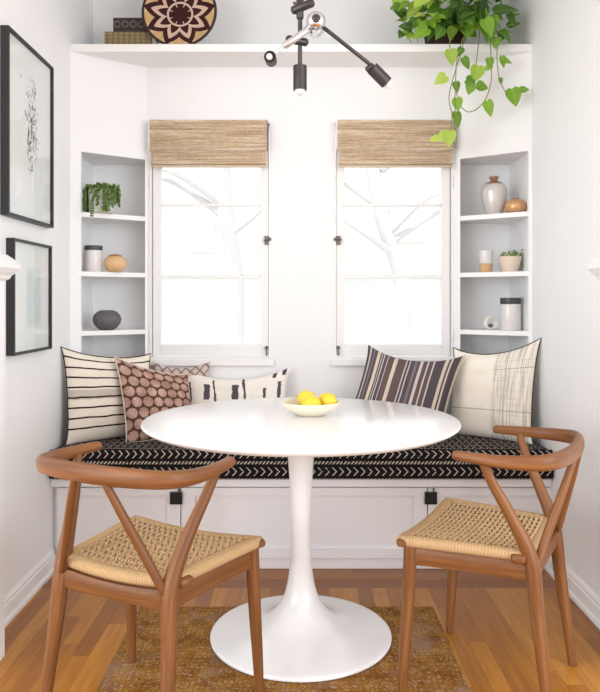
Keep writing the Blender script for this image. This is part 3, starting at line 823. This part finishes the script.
# ================================================================== WALL ART
def frame(y0, y1, z0, z1, depth, bar, label, kind):
    t = thing('picture_frame', label, 'picture', (XL+.0005, y0, z0)); H = z1-z0; L = y1-y0; X = depth
    b = B().box(0, X, 0, bar, 0, H).box(0, X, L-bar, L, 0, H).box(0, X, bar, L-bar, 0, bar).box(0, X, bar, L-bar, H-bar, H)
    b.build('frame', 'black_frame', t, smooth=False)
    pr = B().box(0, X-.012, bar, L-bar, bar, H-bar).build('print', 'art' if kind else 'paper', t, smooth=False)
    pr['label'] = 'pale watercolour print' if kind else 'white print with a spray of ink strokes'
    B().box(X-.006, X-.004, bar, L-bar, bar, H-bar).build('glass', 'glass', t, smooth=False)
    if not kind:
        rnd = random.Random(5); b = B(); cx, cz = L*.54, H*.56
        for k in range(150):
            a = rnd.uniform(0, 2*PI); q = rnd.random()**.8
            y = cx+math.cos(a)*.085*q*(.7+.3*rnd.random()); z = cz+math.sin(a)*.19*q+.0
            ln = rnd.uniform(.008, .026); aa = PI/2+rnd.gauss(0, .7); w_ = rnd.uniform(.0012, .0034)
            dy, dz = math.cos(aa)*ln/2, math.sin(aa)*ln/2; ny, nz = -math.sin(aa)*w_, math.cos(aa)*w_; xx = X-.0112
            b.add([(xx, y-dy-ny, z-dz-nz), (xx, y+dy-ny*.3, z+dz-nz*.3), (xx, y+dy+ny*.3, z+dz+nz*.3), (xx, y-dy+ny, z-dz+nz)], [(0, 1, 2, 3)])
        y, z = L*.30, H*.80; b.add([(X-.0112, y-.002, z-.007), (X-.0112, y+.002, z-.007), (X-.0112, y+.002, z+.007), (X-.0112, y-.002, z+.007)], [(0, 1, 2, 3)])
        b.build('ink_drawing', 'ink', pr, smooth=False)
frame(2.505, 2.965, 1.455, 2.125, .030, .011, 'large black framed ink drawing on the left wall', 0)
frame(2.555, 2.945, .952, 1.378, .030, .010, 'smaller black framed pale print below the large ink drawing', 1)

# ================================================================== CEILING LIGHT
lt = thing('ceiling_light', 'articulated black and chrome multi-arm ceiling light above the table', 'lamp', (0, 2.43, TOP))
def L3(p): return (p[0], p[1]-2.43, p[2]-TOP)
def seg(name, mat, pts, r, n=14, par=lt, caps=True): return B().sweep([L3(p) for p in pts], r, n, (0, 1, .01), caps=caps).build(name, mat, par)
B().lathe([(0, -.025), (.055, -.025), (.062, -.018), (.062, -.001), (0, -.001)], 32).build('canopy', 'dark_bronze', lt)
seg('rod', 'dark_bronze', [(0, 2.43, TOP-.02), (0, 2.43, 1.94)], .0075)
seg('top_joint', 'dark_bronze', [(-.022, 2.43, 2.146), (.040, 2.41, 2.163)], .0145)
seg('rod_collar', 'dark_bronze', [(0, 2.43, 2.120), (0, 2.43, 2.195)], .0125)
seg('side_arm', 'dark_bronze', [(.0, 2.44, 2.172), (-.012, 2.50, 2.195), (-.02, 2.56, 2.225)], .006)
hub = seg('hub', 'chrome', [(.053, 2.345, 2.078), (.053, 2.415, 2.078)], .031, 28)
seg('hub_screw', 'dark_bronze', [(.053, 2.333, 2.078), (.053, 2.350, 2.078)], .017, 20, par=hub)
sh = seg('lamp_head', 'dark_bronze', [(0, 2.43, 1.955), (0, 2.43, 1.873)], .0235, 24, caps=False)
seg('bulb', 'bulb', [(0, 2.43, 1.874), (0, 2.43, 1.866)], .017, 16, par=sh)
seg('lower_joint', 'dark_bronze', [(-.040, 2.41, 2.040), (.020, 2.43, 2.036)], .0135)
seg('chrome_arm', 'chrome', [(.040, 2.37, 2.068), (-.050, 2.355, 1.998)], .0115)
seg('thin_rod', 'chrome', [(-.050, 2.355, 1.998), (-.092, 2.345, 1.962)], .004)
s2 = seg('lamp_head', 'black_metal', [(-.098, 2.31, 1.946), (-.096, 2.37, 1.952)], .0195, 24, caps=False)
seg('bulb', 'bulb', [(-.100, 2.302, 1.944), (-.099, 2.312, 1.945)], .010, 16, par=s2)
seg('long_arm', 'dark_bronze', [(.074, 2.38, 2.072), (.246, 2.42, 1.952)], .0068)
s3 = seg('lamp_head', 'dark_bronze', [(.246, 2.42, 1.945), (.298, 2.435, 1.899)], .0225, 24, caps=False)
seg('bulb', 'bulb', [(.298, 2.435, 1.899), (.305, 2.437, 1.893)], .016, 16, par=s3)
seg('head_knob', 'dark_bronze', [(.232, 2.42, 1.940), (.246, 2.42, 1.952)], .012, 14, par=s3)

# ================================================================== LEDGE OBJECTS
def book(name, mat, label, x0, x1, y0, y1, z0, z1):
    t = thing(name, label, 'book', (x0, y0, z0), 0, 'stacked boxy books on the ledge'); W, D, H = x1-x0, y1-y0, z1-z0; c = .006
    B().box(0, W, 0, D, 0, c, .0015).box(0, W, 0, D, H-c, H, .0015).box(0, W, 0, .006, c, H-c).build('cover', mat, t, smooth=False)
    B().box(.004, W-.004, .006, D-.006, c, H-c).build('page_block', 'paper', t, smooth=False)
book('boxed_book', 'book_tan', 'wide tan woven-cover book box on the ledge, under the dark one', -.925, -.700, 3.355, 3.52, SH1+.0005, 2.425)
book('boxed_book', 'book_dark', 'dark tooled book on top of the tan book box beside the basket', -.885, -.695, 3.358, 3.50, 2.4255, 2.492)
def basket():
    R_ = .172; n = 72; rings = [0, .1, .2, .3, .4, .5, .6, .7, .8, .88, .94, .98, 1.0]
    vs_ = []; uvs = []; fs = []
    for k, r in enumerate(rings):
        for i in range(n):
            a = 2*PI*i/n; y = .030*(1-r**2.2); vs_.append((R_*r*math.cos(a), y, R_*r*math.sin(a))); uvs.append((r*math.cos(a), r*math.sin(a)))
    m = len(rings)*n
    for k, r in enumerate(rings):
        for i in range(n):
            a = 2*PI*i/n; y = .030*(1-r**2.2)+.009; vs_.append((R_*r*math.cos(a), y, R_*r*math.sin(a))); uvs.append((r*math.cos(a), r*math.sin(a)))
    for k in range(len(rings)-1):
        for i in range(n):
            j = (i+1) % n; q = (k*n+i, k*n+j, (k+1)*n+j, (k+1)*n+i); fs.append(q[::-1]); fs.append(tuple(m+z for z in q))
    k = len(rings)-1
    for i in range(n): j = (i+1) % n; fs.append((k*n+i, k*n+j, m+k*n+j, m+k*n+i))
    b = B(); b.add(vs_, fs, uvs); o = b.build('woven_basket', 'basket', None, (-.567, 3.325, SH1+.173), rot=(math.radians(-7), 0, 0))
    tag(o, 'round flat coiled basket with dark star pattern leaning on the ledge', 'basket')
    B().sweep([(R_*math.cos(2*PI*i/64), .004, R_*math.sin(2*PI*i/64)) for i in range(64)], .0055, 8, (0, 1, 0), closed=True).build('rim', 'piping_dark', o)
basket()

# leaves ------------------------------------------------------------
def leaf(b, base, d, nrm, L, W, tint, fold=.25, droop=.3):
    """heart-shaped leaf from base, along d, facing nrm"""
    d = Vector(d).normalized(); nrm = Vector(nrm); nrm = (nrm-d*nrm.dot(d)).normalized(); sd_ = d.cross(nrm)
    prof = [(-.10, .0, .20), (0, .0, .40), (.12, 0, .49), (.3, 0, .50), (.5, 0, .42), (.7, 0, .28), (.86, 0, .13), (1, 0, 0.0)]
    b.t = tint; vs_ = []; uvs = []
    for k, (t, _, w_) in enumerate(prof):
        for q in (-1, -.5, 0, .5, 1):
            tt = t if q else max(t, 0.0)
            if q and t < 0: tt = t*abs(q)
            p = Vector(base)+d*L*tt+sd_*W*w_*q*1.0+nrm*(abs(q)*w_*W*fold-droop*L*max(tt, 0)**2)
            vs_.append(p); uvs.append((.5+q*w_, tt))
    fs = [(k*5+i, k*5+i+1, (k+1)*5+i+1, (k+1)*5+i) for k in range(len(prof)-1) for i in range(4)]
    b.add(vs_, fs, uvs); b.t = .5
rnd = random.Random(21)
pot = thing('trailing_pothos', 'leafy green plant trailing down from the right end of the ledge', 'plant', (.70, 3.43, SH1))
def PL(x, y, D): return Vector(((x-300)*D/709-.70, D-3.43, 1.15+(301-y)*D/709-SH1))
b = B().lathe([(0, .001), (.075, .001), (.085, .01), (.105, .14), (.108, .15), (.100, .15), (.095, .135), (0, .13)], 32); b.build('pot', 'dark_pot', pot)
fol = B()
for k in range(190):
    x = rnd.gauss(455, 27); y = rnd.uniform(-24, 30)
    if x < 402 or x > 512: continue
    if x < 418 or x > 497: y = rnd.uniform(0, 34)
    D = rnd.uniform(3.18, 3.50)
    if y > 12: D = rnd.uniform(3.17, 3.36)
    p = PL(x, y, D)
    p.z = max(p.z, .055) if D > 3.27 else p.z
    out = Vector((p.x*2.2+rnd.gauss(0, .25), -.25+rnd.gauss(0, .3), -.15+rnd.gauss(0, .35))); nr = Vector((rnd.gauss(0, .5), -1, .7+rnd.gauss(0, .3)))
    s = rnd.uniform(.05, .085)
    leaf(fol, p, out, nr, s, s*rnd.uniform(.75, .95), min(1, max(0, rnd.gauss(.5, .28))), rnd.uniform(.1, .4))
# bigger named leaves on the right and dangling stems
leaf(fol, PL(495, 12, 3.2), (1, -.1, .25), (0, -1, .6), .115, .07, .15)
leaf(fol, PL(508, 14, 3.24), (.6, 0, -.8), (.2, -1, .3), .07, .045, .25)
leaf(fol, PL(488, 22, 3.18), (.1, 0, -1), (0, -1, .2), .09, .085, .35)
hang = [(450, 50, .2, -1, .072, .062, .85), (446, 76, -.9, -.6, .062, .060, .95), (463, 58, .6, -.9, .06, .045, .5), (478, 66, -.2, -1, .075, .072, .85), (466, 80, .9, -.35, .055, .055, .45), (472, 84, -.3, -.9, .05, .05, .6),
        (477, 86, .9, -.1, .055, .055, .55), (489, 58, .2, -1, .05, .04, .6), (491, 66, -.8, -.5, .04, .035, .8), (457, 98, .1, -1, .06, .05, .75), (456, 112, .2, -1, .075, .048, .5), (487, 101, .3, -1, .075, .048, .7),
        (456, 82, .1, -1, .05, .035, .4), (502, 56, .2, -1, .055, .03, .6), (503, 60, .9, -.3, .045, .03, .7), (500, 78, .3, -1, .03, .025, .5), (512, 89, .25, -1, .082, .072, .6), (520, 90, 1, .1, .045, .035, .6),
        (450, 131, -.1, -1, .075, .060, .9), (446, 134, -.8, -.6, .055, .05, 1.0), (438, 138, -.9, -.2, .04, .035, 1.0), (462, 48, -.6, -1, .05, .035, .4), (497, 38, -.2, -1, .05, .05, .5)]
for x, y, dx, dz, L_, W_, tn in hang:
    leaf(fol, PL(x, y, 3.21+rnd.uniform(-.02, .02)), (dx, rnd.uniform(-.1, .15), dz), (rnd.uniform(-.4, .4), -1, .25), L_, W_, tn, rnd.uniform(.1, .35), .15)
fol.build('foliage', 'pothos', pot)
for vp in ([(470, 20, 3.3), (464, 38, 3.235), (462, 50, 3.215), (455, 72, 3.21), (449, 97, 3.21), (452, 115, 3.21), (450, 134, 3.2)],
           [(486, 20, 3.3), (490, 38, 3.235), (491, 60, 3.215), (491, 82, 3.21), (484, 102, 3.21), (470, 112, 3.21), (460, 105, 3.21), (456, 90, 3.2)],
           [(494, 15, 3.3), (500, 28, 3.235), (497, 50, 3.21), (499, 77, 3.21), (507, 95, 3.2)],
           [(452, 18, 3.3), (450, 38, 3.235), (450, 52, 3.21)],
           [(463, 38, 3.235), (457, 60, 3.2), (455, 100, 3.2), (456, 125, 3.2), (456, 148, 3.2)],
           [(480, 30, 3.235), (478, 48, 3.21), (476, 66, 3.21)],
           [(408, 10, 3.3), (404, 22, 3.235), (406, 34, 3.235), (411, 42, 3.24)], [(420, 14, 3.26), (415, 26, 3.235), (418, 42, 3.24)]):
    P_ = catmull([tuple(PL(*q)) for q in vp], 5); B().sweep(P_, .0022, 6, (0, 1, 0)).build('vine', 'vine', pot)

# ================================================================== NICHE OBJECTS
def lathe_obj(name, prof, mat, loc, label, cat, group=None, n=36):
    o = B().lathe(prof, n).build(name, mat, None, loc); return tag(o, label, cat, group)
def X(px_, D): return (px_-300)*D/709
e = .0004
# succulent
D = 3.37; z = NZ[0]+e
su = thing('trailing_succulent', 'small trailing green succulent in a white pot on the top left niche shelf', 'plant', (X(102, D), D, z))
B().lathe([(0, .001), (.048, .001), (.054, .006), (.062, .05), (.064, .105), (.060, .112), (.056, .104), (.052, .09), (0, .085)], 32).build('pot', 'speckle', su)
fo = B(); rnd = random.Random(8)
for k in range(46):
    a = rnd.uniform(0, 2*PI); r0 = rnd.uniform(.02, .06); L_ = rnd.choice((.03, .05, .08, .11, .13)) * (1.0 if math.sin(a) < .3 else .5)
    steps = int(L_/.0085)+4; 
    for i in range(steps):
        f = i*.0085; over = r0+min(f, .078-r0)
        drop = max(0, f-(.078-r0)); zz = .108+.022*math.sin(min(1, f/.04)*PI)-drop
        if zz < .006: break
        p = Vector((over*math.cos(a), over*math.sin(a), zz))
        for q in (-1, 1):
            fo.t = min(1, max(0, rnd.gauss(.5, .25)))
            fo.blob(p+Vector((rnd.uniform(-.006, .006), rnd.uniform(-.006, .006), rnd.uniform(-.004, .004))), .0052, 6, 4, (1, 1, 1.3))
fo.build('foliage', 'pearl', su)
strand = B()
for x0, dz in ((.010, .13), (.018, .12)):
    for i in range(12):
        yy = -.078-.022*min(1, i/5); zz = .10-i*.0115
        strand.t = .4+.03*i; strand.blob((x0-.02+.002*math.sin(i), yy-.040*min(1, i/6), zz), .0055, 6, 4)
strand.build('trailing_strand', 'pearl', su)
# canister, amber jar, vase on left
def canister(name, loc, r, h, lid, label, ribs=0):
    t = thing(name, label, 'jar', loc)
    B().lathe([(0, .0005), (r*.93, .0005), (r, .006), (r, h-lid-.006), (r*.96, h-lid), (0, h-lid)], 36).build('body', 'glassy_white', t)
    B().lathe([(0, h-lid+.0004), (r*1.0, h-lid+.0004), (r*1.02, h-lid+.003), (r*1.02, h-.003), (r*.97, h), (0, h)], 36).build('lid', 'dark_lid', t)['label'] = 'dark grey lid'
D = 3.385; canister('canister', (X(93.5, D), D, NZ[1]+e), .042, .125, .022, 'white canister with dark lid on the middle left niche shelf')
D = 3.40; o = lathe_obj('amber_jar', [(0, .0005), (.028, .0005), (.042, .010), (.053, .030), (.054, .045), (.046, .066), (.036, .074), (.034, .0735), (.032, .066), (0, .060)], 'amber', (X(116, D)-.004, D, NZ[1]+e), 'squat amber jar beside the canister on the middle left niche shelf', 'jar')
B().lathe([(0, .0745), (.030, .0745), (.034, .078), (.024, .084), (.008, .087), (0, .088)], 28).build('lid', 'copper', o)
D = 3.41; lathe_obj('round_vase', [(0, .0005), (.030, .0005), (.044, .008), (.062, .030), (.068, .050), (.062, .072), (.046, .088), (.028, .095), (.024, .0945), (.020, .088), (0, .080)], 'grey_stone', (X(107, D), D, NZ[2]+e), 'round dark grey vase on the bottom left niche shelf', 'vase')
# right
D = 3.42; o = lathe_obj('vase', [(0, .0005), (.036, .0005), (.040, .006), (.055, .055), (.062, .10), (.060, .125), (.048, .145)], 'silver', (X(494, D), D, NZ[0]+e), 'silvery white rounded vase with copper neck on the top right niche shelf', 'vase')
B().lathe([(.0482, .145), (.034, .156), (.018, .162), (.015, .168), (.021, .174), (.023, .183), (.018, .186), (.012, .184), (.010, .165), (0, .160)], 30).build('neck', 'copper_dull', o)['label'] = 'dull copper neck'
D = 3.365; o = lathe_obj('copper_pot', [(0, .0005), (.034, .0005), (.044, .008), (.051, .026), (.049, .045), (.038, .060), (.020, .066), (0, .067)], 'copper', (X(515.5, D), D, NZ[0]+e), 'small rounded copper pot beside the silvery vase on the top right niche shelf', 'pot')
B().sweep([(.016*math.cos(2*PI*i/20), .016*math.sin(2*PI*i/20), .068) for i in range(20)], .003, 8, (0, 0, 1), closed=True).build('rim', 'copper_dull', o)
D = 3.44; o = thing('tumbler', 'milky glass tumbler with tan base on the middle right niche shelf', 'cup', (X(486, D), D, NZ[1]+e))
B().lathe([(0, .0005), (.027, .0005), (.030, .004), (.031, .042), (0, .042)], 30).build('base', 'cork', o)['label'] = 'tan wooden base'
B().lathe([(0, .0425), (.031, .0425), (.033, .048), (.034, .095), (.034, .105), (.031, .105), (.030, .050), (0, .047)], 30).build('cup', 'glassy_white', o)
D = 3.40; o = thing('small_planter', 'tapered blush planter with a wispy plant on the middle right niche shelf', 'plant', (X(511, D)-.004, D, NZ[1]+e))
B().lathe([(0, .0005), (.034, .0005), (.038, .004), (.052, .064), (.054, .074), (.050, .075), (.046, .062), (0, .058)], 32).build('pot', 'blush', o)
fo = B(); rnd = random.Random(31)
for k in range(30):
    a = rnd.uniform(0, 2*PI); r0 = rnd.uniform(0, .035); h_ = rnd.uniform(.015, .045)
    p0 = Vector((r0*math.cos(a), r0*math.sin(a), .058)); p1 = p0+Vector((math.cos(a)*.014+rnd.gauss(.004, .006), math.sin(a)*.012, h_))
    fo.t = rnd.uniform(.5, 1); fo.sweep([p0, p1], .0012, 5, (0, 1, 0), caps=False)
    for q in range(2): leaf(fo, p0.lerp(p1, .6+.4*q), (math.cos(a+q*2), math.sin(a+q*2)*.5, .5), (0, -1, .5), .016, .010, rnd.uniform(.6, 1))
for i in range(9): fo.t = .6; fo.blob((.050+.002*math.sin(i*2), -.016, .078-.007*i), .004, 6, 4)
fo.build('foliage', 'pearl', o)
D = 3.43
def ringbowl():
    b = B(); b.sweep([(.028*math.cos(2*PI*i/32), 0, .034+.028*math.sin(2*PI*i/32)) for i in range(32)], [(.0065, .012)]*32, 12, (0, 1, 0), closed=True)
    o = b.build('ring_ornament', 'white_ceramic', None, (X(490.5, D), D, NZ[2]+e), rot=(0, 0, .3)); tag(o, 'small white ceramic ring on the bottom right niche shelf', 'ornament')
    B().blob((0, 0, .022), .012, 12, 8, (1, .8, .8)).build('ornament_bead', 'grey_stone', o)
ringbowl()
D = 3.40; canister('tall_jar', (X(511, D)-.002, D, NZ[2]+e), .048, .155, .030, 'tall white jar with dark lid on the bottom right niche shelf')
